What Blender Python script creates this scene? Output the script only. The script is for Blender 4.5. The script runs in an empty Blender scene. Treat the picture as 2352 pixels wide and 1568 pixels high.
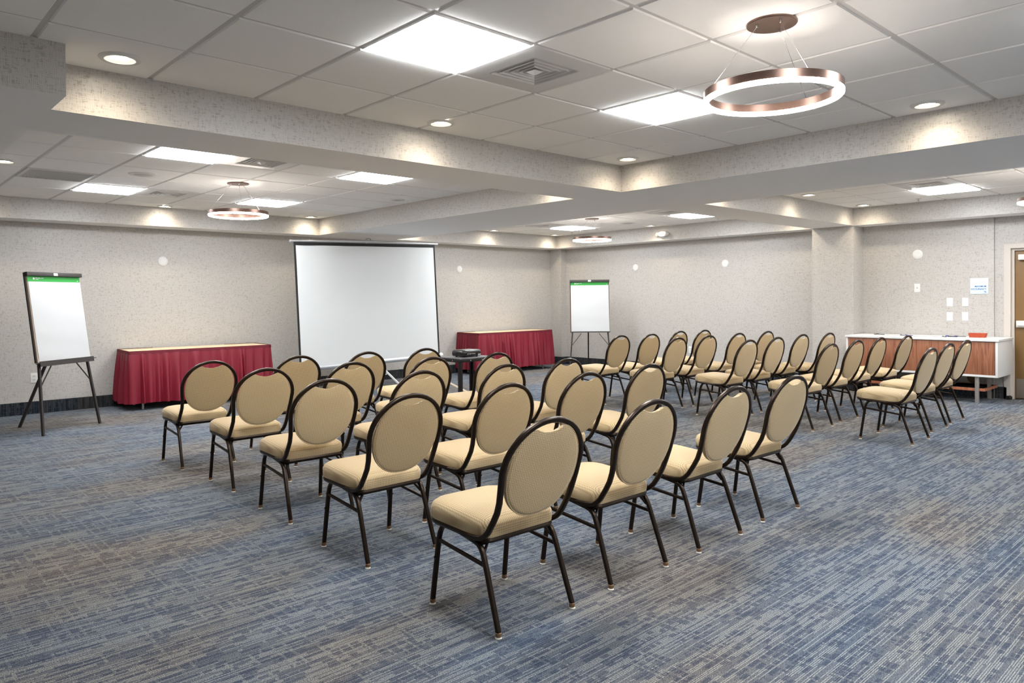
import bpy, bmesh, math, random
from mathutils import Vector, Matrix
C = bpy.context.scene.collection
PI = math.pi
random.seed(7)

# ------------------------------------------------------------------ camera, world, exposure
HC = 1.3614                       # camera height; the room axes: +X right/away, +Y left/away
cam_data = bpy.data.cameras.new('camera')
cam = bpy.data.objects.new('camera', cam_data); C.objects.link(cam)
R_ = Vector((0.73631577, -0.67656935, -0.00964391))
U_ = Vector((0.01724988, 0.00452131, 0.99984099))
F_ = Vector((0.67641816, 0.73636504, -0.01499985))
M = Matrix.Identity(4)
for i in range(3):
    M[i][0] = R_[i]; M[i][1] = U_[i]; M[i][2] = -F_[i]
M[2][3] = HC
cam.matrix_world = M
cam_data.sensor_width = 36.0
cam_data.lens = 1680.509 / 2352 * 36
cam_data.shift_x = (1176 - 1158.71) / 2352
cam_data.shift_y = (709.74 - 784) / 2352
cam_data.clip_start = 0.02
bpy.context.scene.camera = cam

w = bpy.data.worlds.new('world'); bpy.context.scene.world = w
w.use_nodes = True
w.node_tree.nodes['Background'].inputs[0].default_value = (0.5, 0.5, 0.5, 1)
w.node_tree.nodes['Background'].inputs[1].default_value = 0.05
vs = bpy.context.scene.view_settings
vs.view_transform = 'Standard'; vs.look = 'None'; vs.gamma = 1.0; vs.use_curve_mapping = False
vs.exposure = 1.06
bpy.context.scene.cycles.max_bounces = 8
bpy.context.scene.cycles.diffuse_bounces = 6

PANEL_E = 21.0     # emission of the ceiling panels
SPOT_W = 15.0      # watts of one downlight
RING_E = 33.0

# ------------------------------------------------------------------ room dimensions (metres)
ZC, ZB = 2.596, 2.348
XL, XW, YF, YW = -1.5, 11.105, -3.9, 10.51
X0, X1, X2, X3 = 0.841, 5.484, 6.900, 10.751
YN, Y0, Y1, Y2, Y3 = -1.07, 3.997, 4.329, 4.925, 10.130
AX0 = -1.2
YM0, YM1 = -3.4, -1.67      # the next bay of coffers, behind the camera

# ------------------------------------------------------------------ helpers
def lin(c):
    c = c / 255.0
    return c / 12.92 if c <= 0.04045 else ((c + 0.055) / 1.055) ** 2.4
def rgb(r, g, b): return (lin(r), lin(g), lin(b), 1.0)

class MB:
    """collects polygons; build() links ONE mesh object"""
    def __init__(s): s.v = []; s.f = []; s.m = []; s.mi = 0
    def add(s, vs_, fs):
        o = len(s.v); s.v += [tuple(v) for v in vs_]
        for f in fs: s.f.append(tuple(o + i for i in f)); s.m.append(s.mi)
        return s
    def quad(s, a, b, c, d): return s.add([a, b, c, d], [(0, 1, 2, 3)])
    def box(s, x0, x1, y0, y1, z0, z1, bv=0.0, T=None):
        if bv <= 0:
            v = [(x, y, z) for z in (z0, z1) for y in (y0, y1) for x in (x0, x1)]
            f = [(0, 2, 3, 1), (4, 5, 7, 6), (0, 1, 5, 4), (2, 6, 7, 3), (0, 4, 6, 2), (1, 3, 7, 5)]
        else:
            bm = bmesh.new(); bmesh.ops.create_cube(bm, size=1.0)
            for q in bm.verts:
                q.co = Vector(((x0 + x1) / 2 + q.co.x * (x1 - x0), (y0 + y1) / 2 + q.co.y * (y1 - y0), (z0 + z1) / 2 + q.co.z * (z1 - z0)))
            bmesh.ops.bevel(bm, geom=bm.edges[:], offset=bv, segments=2, profile=0.6, affect='EDGES')
            bm.verts.index_update()
            v = [q.co.copy() for q in bm.verts]; f = [[q.index for q in p.verts] for p in bm.faces]
            bm.free()
        if T is not None: v = [T @ Vector(p) for p in v]
        return s.add(v, f)
    def sweep(s, pts, prof, closed=False, up=(0, 0, 1), cap=True, scale=None):
        pts = [Vector(p) for p in pts]; n = len(pts); k = len(prof)
        U = Vector(up); V = []
        for i, p in enumerate(pts):
            a = pts[i - 1] if (i > 0 or closed) else pts[i]
            b = pts[(i + 1) % n] if (i < n - 1 or closed) else pts[i]
            t = (b - a).normalized()
            if i == 0:
                if abs(t.dot(U)) > 0.98: U = Vector((1, 0, 0)) if abs(t.x) < 0.9 else Vector((0, 1, 0))
            nrm = (U - t * t.dot(U)).normalized(); U = nrm
            bn = t.cross(nrm)
            sc = scale[i] if scale else 1.0
            for (x, y) in prof: V.append(p + bn * x * sc + nrm * y * sc)
        F = []
        for i in range(n if closed else n - 1):
            j = (i + 1) % n
            for q in range(k):
                r = (q + 1) % k
                F.append((i * k + q, i * k + r, j * k + r, j * k + q))
        if cap and not closed:
            F.append(tuple(reversed(range(k)))); F.append(tuple((n - 1) * k + q for q in range(k)))
        return s.add(V, F)
    def bar(s, a, b, prof, up=(0, 0, 1)): return s.sweep([a, b], prof, up=up)
    def loft(s, loops, cap0=True, cap1=True):
        k = len(loops[0]); V = [p for l in loops for p in l]; F = []
        for i in range(len(loops) - 1):
            for q in range(k):
                r = (q + 1) % k
                F.append((i * k + q, i * k + r, (i + 1) * k + r, (i + 1) * k + q))
        if cap0: F.append(tuple(reversed(range(k))))
        if cap1: F.append(tuple((len(loops) - 1) * k + q for q in range(k)))
        return s.add(V, F)
    def lathe(s, prof, cx=0, cy=0, n=32, axis='z', T=None):
        V = []
        for (r, h) in prof:
            for i in range(n):
                a = 2 * PI * i / n; x, y = r * math.cos(a), r * math.sin(a)
                p = {'z': (cx + x, cy + y, h), 'x': (h, x, y), 'y': (x, h, y)}[axis]
                V.append(T @ Vector(p) if T is not None else p)
        F = []
        for j in range(len(prof) - 1):
            for i in range(n):
                k = (i + 1) % n
                F.append((j * n + i, j * n + k, (j + 1) * n + k, (j + 1) * n + i))
        return s.add(V, F)
    def disc(s, c, r, nrm=(0, 0, -1), n=32):
        nv = Vector(nrm).normalized(); a = nv.orthogonal().normalized(); b = nv.cross(a)
        V = [Vector(c) + (a * math.cos(2 * PI * i / n) + b * math.sin(2 * PI * i / n)) * r for i in range(n)]
        return s.add(V, [tuple(range(n))])
    def build(s, name, mat, parent=None, smooth=True, angle=40, loc=None):
        me = bpy.data.meshes.new(name); me.from_pydata([tuple(v) for v in s.v], [], s.f); me.validate()
        mats = mat if isinstance(mat, (list, tuple)) else [mat]
        for m_ in mats: me.materials.append(m_)
        if len(mats) > 1 and len(me.polygons) == len(s.m):
            for p, i in zip(me.polygons, s.m): p.material_index = i
        bm = bmesh.new(); bm.from_mesh(me)
        bmesh.ops.remove_doubles(bm, verts=bm.verts[:], dist=1e-6)
        bmesh.ops.recalc_face_normals(bm, faces=bm.faces[:])
        bm.to_mesh(me); bm.free()
        if smooth:
            me.shade_smooth(); me.set_sharp_from_angle(angle=math.radians(angle))
        o = bpy.data.objects.new(name, me); C.objects.link(o)
        if parent: o.parent = parent
        if loc: o.location = loc
        return o

def rprof(wd, ht, r=0.3, n=4):
    """rounded rectangle profile"""
    rr = min(wd, ht) * r; P = []
    for cx, cy, a0 in ((wd / 2 - rr, ht / 2 - rr, 0), (-wd / 2 + rr, ht / 2 - rr, PI / 2), (-wd / 2 + rr, -ht / 2 + rr, PI), (wd / 2 - rr, -ht / 2 + rr, 1.5 * PI)):
        for i in range(n):
            a = a0 + PI / 2 * i / (n - 1); P.append((cx + rr * math.cos(a), cy + rr * math.sin(a)))
    return P
def cprof(r, n=10): return [(r * math.cos(2 * PI * i / n), r * math.sin(2 * PI * i / n)) for i in range(n)]

def thing(name, label, cat, loc=(0, 0, 0), rz=0.0, group=None):
    o = bpy.data.objects.new(name, None); C.objects.link(o)
    o.location = loc; o.rotation_euler = (0, 0, rz); o.empty_display_size = 0.1
    return tag(o, label, cat, group)
def tag(o, label, cat, group=None, kind=None):
    o['label'] = label; o['category'] = cat
    if group: o['group'] = group
    if kind: o['kind'] = kind
    return o
def struct(o, label, cat): return tag(o, label, cat, kind='structure')
def dup(root, loc, rz, label, group=None):
    r = root.copy(); C.objects.link(r); r.location = loc; r.rotation_euler = (0, 0, rz)
    r['label'] = label
    if group: r['group'] = group
    for ch in list(root.children):
        c = ch.copy(); C.objects.link(c); c.parent = r
        for g in list(ch.children):
            d = g.copy(); C.objects.link(d); d.parent = c
    return r

# ------------------------------------------------------------------ materials
def nt(name):
    m = bpy.data.materials.new(name); m.use_nodes = True
    return m, m.node_tree, m.node_tree.nodes['Principled BSDF']
def mat(name, col, rough=0.5, metal=0.0, spec=0.5, noise=0.0, nscale=40, bump=0.0, coat=0.0, sheen=0.0):
    m, t, b = nt(name)
    b.inputs['Base Color'].default_value = col; b.inputs['Roughness'].default_value = rough
    b.inputs['Metallic'].default_value = metal; b.inputs['Specular IOR Level'].default_value = spec
    b.inputs['Coat Weight'].default_value = coat; b.inputs['Sheen Weight'].default_value = sheen
    tc = t.nodes.new('ShaderNodeTexCoord'); nz = t.nodes.new('ShaderNodeTexNoise')
    nz.inputs['Scale'].default_value = nscale; nz.inputs['Detail'].default_value = 4
    t.links.new(tc.outputs['Object'], nz.inputs['Vector'])
    mx = t.nodes.new('ShaderNodeMix'); mx.data_type = 'RGBA'
    k = max(0.0, 1 - noise)
    mx.inputs[6].default_value = (col[0] * k, col[1] * k, col[2] * k, 1)
    mx.inputs[7].default_value = (min(1, col[0] * (1 + noise)), min(1, col[1] * (1 + noise)), min(1, col[2] * (1 + noise)), 1)
    t.links.new(nz.outputs['Fac'], mx.inputs[0]); t.links.new(mx.outputs[2], b.inputs['Base Color'])
    if bump > 0:
        bp = t.nodes.new('ShaderNodeBump'); bp.inputs['Strength'].default_value = bump; bp.inputs['Distance'].default_value = 0.002
        t.links.new(nz.outputs['Fac'], bp.inputs['Height']); t.links.new(bp.outputs['Normal'], b.inputs['Normal'])
    return m
def emis(name, col, st):
    m, t, b = nt(name)
    b.inputs['Base Color'].default_value = (0.8, 0.8, 0.8, 1)
    b.inputs['Emission Color'].default_value = col; b.inputs['Emission Strength'].default_value = st
    return m
def N(t, typ, **kw):
    n = t.nodes.new('ShaderNode' + typ)
    for k, v in kw.items(): setattr(n, k, v)
    return n
def math_(t, op, a, b=None, c=None):
    n = N(t, 'Math', operation=op)
    for i, x in enumerate((a, b, c)):
        if x is None: continue
        if isinstance(x, (int, float)): n.inputs[i].default_value = x
        else: t.links.new(x, n.inputs[i])
    return n.outputs[0]
def ramp(t, fac, stops, interp='LINEAR'):
    n = N(t, 'ValToRGB'); n.color_ramp.interpolation = interp
    e = n.color_ramp.elements
    while len(e) > 1: e.remove(e[-1])
    e[0].position = stops[0][0]; e[0].color = stops[0][1]
    for p, c in stops[1:]:
        q = e.new(p); q.color = c
    t.links.new(fac, n.inputs[0]); return n.outputs[0]
def mixc(t, fac, a, b, blend='MIX'):
    n = N(t, 'Mix', data_type='RGBA', blend_type=blend)
    for i, x in ((0, fac), (6, a), (7, b)):
        if isinstance(x, (int, float)): n.inputs[i].default_value = x
        elif isinstance(x, tuple): n.inputs[i].default_value = x
        else: t.links.new(x, n.inputs[i])
    return n.outputs[2]
def objxyz(t):
    tc = N(t, 'TexCoord'); s = N(t, 'SeparateXYZ'); t.links.new(tc.outputs['Object'], s.inputs[0]); return s.outputs
def vec(t, x, y, z=0.0):
    n = N(t, 'CombineXYZ')
    for i, q in enumerate((x, y, z)):
        if isinstance(q, (int, float)): n.inputs[i].default_value = q
        else: t.links.new(q, n.inputs[i])
    return n.outputs[0]

def wallpaper():
    """woven-look vinyl: short pale threads crossing over a taupe ground"""
    m, t, b = nt('wallpaper')
    x, y, z = objxyz(t)
    u = math_(t, 'ADD', x, y)
    nz = N(t, 'TexNoise', noise_dimensions='2D'); nz.inputs['Scale'].default_value = 18.0; nz.inputs['Detail'].default_value = 2
    t.links.new(vec(t, u, z), nz.inputs['Vector'])
    wob = math_(t, 'MULTIPLY', nz.outputs['Fac'], 0.012)
    u1 = math_(t, 'ADD', u, wob); z1 = math_(t, 'ADD', z, wob)
    def thread(across, along, p, ln, cut):
        r = math_(t, 'DIVIDE', across, p); row = math_(t, 'FLOOR', r); fr = math_(t, 'FRACT', r)
        w1 = N(t, 'TexWhiteNoise', noise_dimensions='1D'); t.links.new(row, w1.inputs['W'])
        run = math_(t, 'FLOOR', math_(t, 'ADD', math_(t, 'DIVIDE', along, ln), math_(t, 'MULTIPLY', w1.outputs['Value'], 31.0)))
        w2 = N(t, 'TexWhiteNoise', noise_dimensions='2D'); t.links.new(vec(t, run, row), w2.inputs['Vector'])
        on = math_(t, 'GREATER_THAN', w2.outputs['Value'], cut)
        inside = math_(t, 'LESS_THAN', math_(t, 'ABSOLUTE', math_(t, 'SUBTRACT', fr, 0.5)), 0.27)
        return math_(t, 'MULTIPLY', on, inside)
    th = math_(t, 'MAXIMUM', thread(z1, u, 0.0078, 0.034, 0.30), thread(u1, z, 0.0078, 0.030, 0.34))
    n2 = N(t, 'TexNoise', noise_dimensions='2D'); n2.inputs['Scale'].default_value = 46.0; n2.inputs['Detail'].default_value = 1
    t.links.new(vec(t, u, z), n2.inputs['Vector'])
    cell = mixc(t, ramp(t, n2.outputs['Fac'], [(0.42, (0, 0, 0, 1)), (0.62, (1, 1, 1, 1))]), rgb(*WP_CELL), rgb(*WP_CELL2))
    col = mixc(t, th, cell, rgb(*WP_THREAD))
    t.links.new(col, b.inputs['Base Color'])
    b.inputs['Specular IOR Level'].default_value = 0.5
    t.links.new(math_(t, 'SUBTRACT', 0.56, math_(t, 'MULTIPLY', th, 0.18)), b.inputs['Roughness'])
    bp = N(t, 'Bump'); bp.inputs['Strength'].default_value = 0.2; bp.inputs['Distance'].default_value = 0.001
    t.links.new(th, bp.inputs['Height']); t.links.new(bp.outputs['Normal'], b.inputs['Normal'])
    return m
WP_THREAD, WP_CELL, WP_CELL2 = (184, 181, 177), (173, 169, 164), (160, 155, 148)

CK = 0.43      # carpet reflectance scale
def carpet(name, along='x', dark=1.0):
    """loop carpet: thin pale threads along one axis with broken slate-blue dashes between them"""
    m, t, b = nt(name)
    x, y, z = objxyz(t)
    if along == 'x': a, c = x, y
    else: a, c = z, math_(t, 'ADD', x, y)
    def sc(r, g, bl): q = rgb(r, g, bl); return (q[0] * CK * dark, q[1] * CK * dark, q[2] * CK * dark, 1)
    def white(w2): n = N(t, 'TexWhiteNoise', noise_dimensions='2D'); t.links.new(w2, n.inputs['Vector']); return n.outputs['Value']
    def white1(w): n = N(t, 'TexWhiteNoise', noise_dimensions='1D'); t.links.new(w, n.inputs['W']); return n.outputs['Value']
    def dashes(p, la, k1, seed, cut, gap, wd=0.36):
        r = math_(t, 'ADD', math_(t, 'DIVIDE', c, p), seed); row = math_(t, 'FLOOR', r); fr = math_(t, 'FRACT', r)
        rr_ = white1(row)
        s_ = math_(t, 'DIVIDE', a, la)
        s_ = math_(t, 'MULTIPLY', s_, math_(t, 'ADD', math_(t, 'MULTIPLY', white1(math_(t, 'ADD', row, 91.3)), k1), 0.35))
        s_ = math_(t, 'ADD', s_, math_(t, 'MULTIPLY', rr_, 53.0))
        run = math_(t, 'FLOOR', s_); fs = math_(t, 'FRACT', s_)
        v = white(vec(t, run, row))
        on = math_(t, 'GREATER_THAN', v, cut)
        ins = math_(t, 'LESS_THAN', math_(t, 'ABSOLUTE', math_(t, 'SUBTRACT', fr, 0.5)), wd)
        notgap = math_(t, 'GREATER_THAN', fs, gap)
        return math_(t, 'MULTIPLY', math_(t, 'MULTIPLY', on, ins), notgap), v
    d1, v1 = dashes(0.026, 0.080, 1.6, 0.0, 0.60, 0.08)
    d2, v2 = dashes(0.0145, 0.050, 2.6, 7.3, 0.44, 0.15)
    d3, v3 = dashes(0.0078, 0.340, 1.2, 3.1, 0.48, 0.03, 0.25)
    # pale cross slots that cut groups of dashes
    sa = math_(t, 'DIVIDE', a, 0.046); slot = math_(t, 'LESS_THAN', math_(t, 'FRACT', sa), 0.26)
    sw = white(vec(t, math_(t, 'FLOOR', sa), math_(t, 'FLOOR', math_(t, 'DIVIDE', c, 0.21))))
    keep = math_(t, 'SUBTRACT', 1.0, math_(t, 'MULTIPLY', slot, math_(t, 'GREATER_THAN', sw, 0.5)))
    d1 = math_(t, 'MULTIPLY', d1, keep); d2 = math_(t, 'MULTIPLY', d2, keep)
    zn = N(t, 'TexNoise', noise_dimensions='2D'); zn.inputs['Scale'].default_value = 1; zn.inputs['Detail'].default_value = 1
    t.links.new(vec(t, math_(t, 'MULTIPLY', a, 2.6), math_(t, 'MULTIPLY', c, 7.0)), zn.inputs['Vector'])
    zone = ramp(t, zn.outputs['Fac'], [(0.40, (0, 0, 0, 1)), (0.60, (1, 1, 1, 1))])
    dr = N(t, 'TexNoise', noise_dimensions='2D'); dr.inputs['Scale'].default_value = 1; dr.inputs['Detail'].default_value = 2
    t.links.new(vec(t, math_(t, 'ADD', math_(t, 'MULTIPLY', a, 0.6), 3.0), math_(t, 'MULTIPLY', c, 1.1)), dr.inputs['Vector'])
    brown = ramp(t, dr.outputs['Fac'], [(0.56, (0, 0, 0, 1)), (0.76, (1, 1, 1, 1))])
    blue = ramp(t, dr.outputs['Fac'], [(0.40, (1, 1, 1, 1)), (0.64, (0, 0, 0, 1))])
    field = mixc(t, blue, sc(140, 139, 141), sc(124, 138, 156))
    field = mixc(t, math_(t, 'MULTIPLY', brown, 0.6), field, sc(150, 140, 132))
    field = mixc(t, math_(t, 'MULTIPLY', zone, 0.22), field, sc(168, 168, 165))
    pale = mixc(t, blue, sc(204, 200, 190), sc(200, 206, 208))
    slate = mixc(t, math_(t, 'MULTIPLY', brown, 0.8), sc(86, 93, 114), sc(96, 90, 94))
    slate = mixc(t, math_(t, 'MULTIPLY', blue, 0.6), slate, sc(74, 94, 124))
    col = mixc(t, math_(t, 'MULTIPLY', d2, math_(t, 'SUBTRACT', 0.55, math_(t, 'MULTIPLY', zone, 0.35))), field, slate)
    col = mixc(t, math_(t, 'MULTIPLY', d1, 0.68), col, slate)
    col = mixc(t, math_(t, 'MULTIPLY', d3, math_(t, 'SUBTRACT', 0.85, math_(t, 'MULTIPLY', d1, 0.6))), col, pale)
    lp = N(t, 'TexNoise', noise_dimensions='2D'); lp.inputs['Scale'].default_value = 1; lp.inputs['Detail'].default_value = 0
    t.links.new(vec(t, math_(t, 'MULTIPLY', a, 260), math_(t, 'MULTIPLY', c, 230)), lp.inputs['Vector'])
    lk = math_(t, 'ADD', math_(t, 'MULTIPLY', lp.outputs['Fac'], 1.7), 0.15)
    col = mixc(t, 1.0, col, vec(t, lk, lk, lk), 'MULTIPLY')
    t.links.new(col, b.inputs['Base Color'])
    b.inputs['Roughness'].default_value = 0.95; b.inputs['Specular IOR Level'].default_value = 0.1
    bp = N(t, 'Bump'); bp.inputs['Strength'].default_value = 0.4; bp.inputs['Distance'].default_value = 0.003
    t.links.new(lp.outputs['Fac'], bp.inputs['Height']); t.links.new(bp.outputs['Normal'], b.inputs['Normal'])
    return m

def chair_fabric():
    m, t, b = nt('chair_fabric')
    x, y, z = objxyz(t)
    v = math_(t, 'SUBTRACT', z, y)
    k = 2 * PI / 0.0196
    s1 = math_(t, 'SINE', math_(t, 'MULTIPLY', math_(t, 'ADD', x, v), k)); s2 = math_(t, 'SINE', math_(t, 'MULTIPLY', math_(t, 'SUBTRACT', x, v), k))
    p = math_(t, 'ADD', math_(t, 'MULTIPLY', math_(t, 'MULTIPLY', s1, s2), 0.5), 0.5)
    nz = N(t, 'TexNoise'); nz.inputs['Scale'].default_value = 5; nz.inputs['Detail'].default_value = 4
    tc = N(t, 'TexCoord'); t.links.new(tc.outputs['Object'], nz.inputs['Vector'])
    col = mixc(t, p, rgb(148, 124, 90), rgb(212, 191, 150))
    col = mixc(t, math_(t, 'MULTIPLY', nz.outputs['Fac'], 0.25), col, rgb(160, 132, 92))
    t.links.new(col, b.inputs['Base Color'])
    b.inputs['Roughness'].default_value = 0.75; b.inputs['Sheen Weight'].default_value = 0.25; b.inputs['Sheen Roughness'].default_value = 0.4
    bp = N(t, 'Bump'); bp.inputs['Strength'].default_value = 0.25; bp.inputs['Distance'].default_value = 0.002
    t.links.new(p, bp.inputs['Height']); t.links.new(bp.outputs['Normal'], b.inputs['Normal'])
    return m

def wood(name, c1, c2, ax='z', sc=1.0):
    m, t, b = nt(name)
    x, y, z = objxyz(t)
    n = N(t, 'TexNoise'); n.inputs['Scale'].default_value = 1; n.inputs['Detail'].default_value = 6; n.inputs['Distortion'].default_value = 0.6
    t.links.new(vec(t, math_(t, 'MULTIPLY', x, 30 * sc), math_(t, 'MULTIPLY', y, 30 * sc), math_(t, 'MULTIPLY', z, 1.6 * sc)), n.inputs['Vector'])
    col = ramp(t, n.outputs['Fac'], [(0.3, c1), (0.52, c2), (0.6, c1), (0.75, c2)])
    t.links.new(col, b.inputs['Base Color']); b.inputs['Roughness'].default_value = 0.42
    return m

WALL = wallpaper()
CARPET = carpet('carpet', 'x')
BASEC = carpet('carpet_base', 'z', dark=0.24)
FABRIC = chair_fabric()
PAINT = mat('soffit_paint', rgb(243, 243, 243), 0.7, noise=0.01)
TILE = mat('ceiling_tile', rgb(246, 245, 243), 0.9, noise=0.02, nscale=220, bump=0.15)
GRID = mat('ceiling_grid', rgb(204, 202, 200), 0.5, noise=0.02)
WHITE = mat('white_plastic', rgb(216, 216, 214), 0.45, noise=0.01)
WHITEM = mat('white_metal', rgb(212, 211, 209), 0.4, noise=0.01)
DARKGAP = mat('duct_shade', rgb(34, 33, 33), 0.8)  # near-black plates behind the vents; the duct's darkness is put into the colour
BRONZE = mat('bronze_frame', rgb(46, 36, 28), 0.3, metal=0.75, noise=0.25, nscale=30)
BLACKM = mat('black_metal', rgb(34, 31, 30), 0.42, metal=0.3, noise=0.15)
BLACKP = mat('black_plastic', rgb(22, 22, 24), 0.25, noise=0.1)
BLACKR = mat('black_rubber', rgb(20, 20, 20), 0.7)
EASELM = mat('easel_metal', rgb(52, 48, 47), 0.45, metal=0.3, noise=0.12)
STEEL = mat('brushed_steel', rgb(176, 172, 166), 0.4, metal=0.7, noise=0.08)
CHROME = mat('chrome', rgb(210, 210, 210), 0.2, metal=1.0)
PAPER = mat('pad_paper', rgb(186, 188, 190), 0.8, noise=0.015, nscale=8, bump=0.3)
GREEN = mat('pad_green', rgb(24, 150, 50), 0.5, noise=0.04)
CANVAS = mat('screen_canvas', rgb(212, 215, 216), 0.85, noise=0.012, nscale=3)
SCRBLK = mat('screen_border', rgb(30, 29, 30), 0.8)
SILVER = mat('screen_silver', rgb(205, 208, 212), 0.35, metal=0.5, noise=0.03)
BURG = mat('burgundy_cloth', rgb(122, 14, 38), 0.55, noise=0.1, nscale=60)
BURGD = mat('burgundy_band', rgb(104, 14, 34), 0.7, noise=0.1, nscale=90)
LAMIN = mat('beige_laminate', rgb(226, 204, 168), 0.4, noise=0.03)
WALNUT = wood('walnut', rgb(120, 72, 50), rgb(158, 104, 76))
RAILW = wood('walnut_rail', rgb(150, 88, 60), rgb(180, 112, 80))
DOORW = mat('door_brown', rgb(122, 92, 52), 0.45, noise=0.08, nscale=18)
FRAMEP = mat('door_frame_paint', rgb(196, 188, 180), 0.5, noise=0.01)
KICK = mat('kick_plate', rgb(150, 140, 130), 0.35, metal=0.6, noise=0.1)
SIGNM = mat('sign_blue', rgb(206, 226, 240), 0.3, noise=0.01)
SIGNT = mat('sign_text', rgb(40, 92, 160), 0.5)
BASKET = mat('red_basket', rgb(178, 74, 44), 0.7, noise=0.35, nscale=120, bump=0.6)
INK = mat('pen_blue', rgb(48, 44, 150), 0.35)
COVER = mat('tan_tape', rgb(190, 170, 148), 0.6, noise=0.05)
WORN = mat('worn_brass', rgb(128, 98, 70), 0.5, metal=0.2, noise=0.25, nscale=200)
GLIDE = mat('nylon_glide', rgb(222, 218, 208), 0.5)
GREYP = mat('speaker_grey', rgb(196, 193, 190), 0.7, noise=0.02)
SHELFG = mat('shelf_grey', rgb(120, 120, 124), 0.45, noise=0.05)
GLASS = mat('lens_glass', rgb(60, 64, 74), 0.08)
BRASS = mat('pendant_bronze', rgb(126, 102, 92), 0.3, metal=0.8, noise=0.12)
PANEL = emis('led_panel', (0.965, 0.985, 1.0, 1), PANEL_E)
RING = emis('led_ring', (1.0, 0.91, 0.82, 1), RING_E)
LAMPM = emis('downlight_lamp', (1.0, 0.88, 0.70, 1), 30.0)

# ------------------------------------------------------------------ shell
def plane(name, pts, m, label, cat):
    b = MB(); b.add(pts, [tuple(range(len(pts)))]); return struct(b.build(name, m, smooth=False), label, cat)
def slab(name, x0, x1, y0, y1, z0, z1, m, label, cat):
    return struct(MB().box(x0, x1, y0, y1, z0, z1).build(name, m, smooth=False), label, cat)
ZT = ZC + 0.35
slab('floor', XL - .2, XW + .25, YF - .2, YW + .2, -0.1, 0.0, CARPET, 'blue grey striped carpet floor', 'floor')
slab('wall_back', XL - .2, XW + .2, YW, YW + .12, 0, ZT, WALL, 'beige patterned wall behind the projection screen', 'wall')
slab('wall_left', XL - .12, XL, YF, YW, 0, ZT, WALL, 'beige patterned wall at the far left end', 'wall')
slab('wall_front', XL - .12, XW + .2, YF - .12, YF, 0, ZT, WALL, 'beige patterned wall at the camera end', 'wall')
# right wall: main panel, thinner panel round the door, pillar, corner column
YD0, YD1, ZD = 1.58, 2.486, 1.937        # door opening
b = MB(); b.box(XW, XW + .15, 2.695, YW, 0, ZT)
b.box(XW + .028, XW + .15, 2.56, 2.695, 0, ZT); b.box(XW + .028, XW + .15, YD0 - .08, 2.56, 1.99, ZT); b.box(XW + .028, XW + .15, YF, YD0 - .08, 0, ZT)
struct(b.build('wall_right', WALL, smooth=False), 'beige patterned wall with the light switches and door', 'wall')
slab('pillar', X3, XW + .01, Y1, Y2, 0, ZB + .02, WALL, 'square wallpapered pillar against the right wall', 'pillar')
slab('pillar.001', 10.944, XW + .01, 10.20, YW + .01, 0, ZB + .02, WALL, 'slim wallpapered corner column between back and right walls', 'pillar')
# baseboards of carpet
def base(name, segs, label):
    b = MB()
    for (x0, x1, y0, y1) in segs: b.box(x0, x1, y0, y1, 0, 0.152)
    return struct(b.build(name, BASEC, smooth=False), label, 'baseboard')
base('baseboard_back', [(XL, 10.944, YW - .012, YW)], 'dark navy carpet strip along the screen wall')
base('baseboard_right', [(XW - .012, XW, 2.695, Y1 - .012), (XW - .012, XW, Y2 + .012, 10.2), (XW + .016, XW + .028, 2.56, 2.695), (XW + .016, XW + .028, YF, YD0 - .08),
     (X3 - .012, X3, Y1 - .012, Y2 + .012), (X3, XW, Y1 - .012, Y1), (X3, XW, Y2, Y2 + .012), (10.932, 10.944, 10.188, YW - .012), (10.944, XW, 10.188, 10.2)], 'dark navy carpet strip along the right wall')
# soffit grid: white undersides, wallpapered cheeks
xs = [XL, AX0, X0, X1, X2, X3, XW + .2]; ys = [YF, YM0, YM1, YN, Y0, Y1, Y2, Y3, YW]
def coffer(i, j):
    x = (xs[i] + xs[i + 1]) / 2; y = (ys[j] + ys[j + 1]) / 2
    if AX0 < x < X1 and YN < y < Y1: return not (x < X0 and y > Y0)
    if X2 < x < X3 and YN < y < Y1: return True
    if X0 < x < X1 and Y2 < y < Y3: return True
    if X2 < x < X3 and Y2 < y < Y3: return True
    if YM0 < y < YM1 and (AX0 < x < X1 or X2 < x < X3): return True
    return False
b = MB(); ZS = ZC + .05
for i in range(len(xs) - 1):
    for j in range(len(ys) - 1):
        if coffer(i, j): continue
        x0, x1, y0, y1 = xs[i], xs[i + 1], ys[j], ys[j + 1]
        b.mi = 0; b.quad((x0, y0, ZB), (x1, y0, ZB), (x1, y1, ZB), (x0, y1, ZB))
        b.mi = 1
        if i > 0 and coffer(i - 1, j): b.quad((x0, y0, ZB), (x0, y1, ZB), (x0, y1, ZS), (x0, y0, ZS))
        if i < len(xs) - 2 and coffer(i + 1, j): b.quad((x1, y0, ZB), (x1, y1, ZB), (x1, y1, ZS), (x1, y0, ZS))
        if j > 0 and coffer(i, j - 1): b.quad((x0, y0, ZB), (x1, y0, ZB), (x1, y0, ZS), (x0, y0, ZS))
        if j < len(ys) - 2 and coffer(i, j + 1): b.quad((x0, y1, ZB), (x1, y1, ZB), (x1, y1, ZS), (x0, y1, ZS))
struct(b.build('ceiling_beam', [PAINT, WALL], smooth=False), 'dropped white beams with wallpapered cheeks between ceiling coffers', 'beam')

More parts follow.
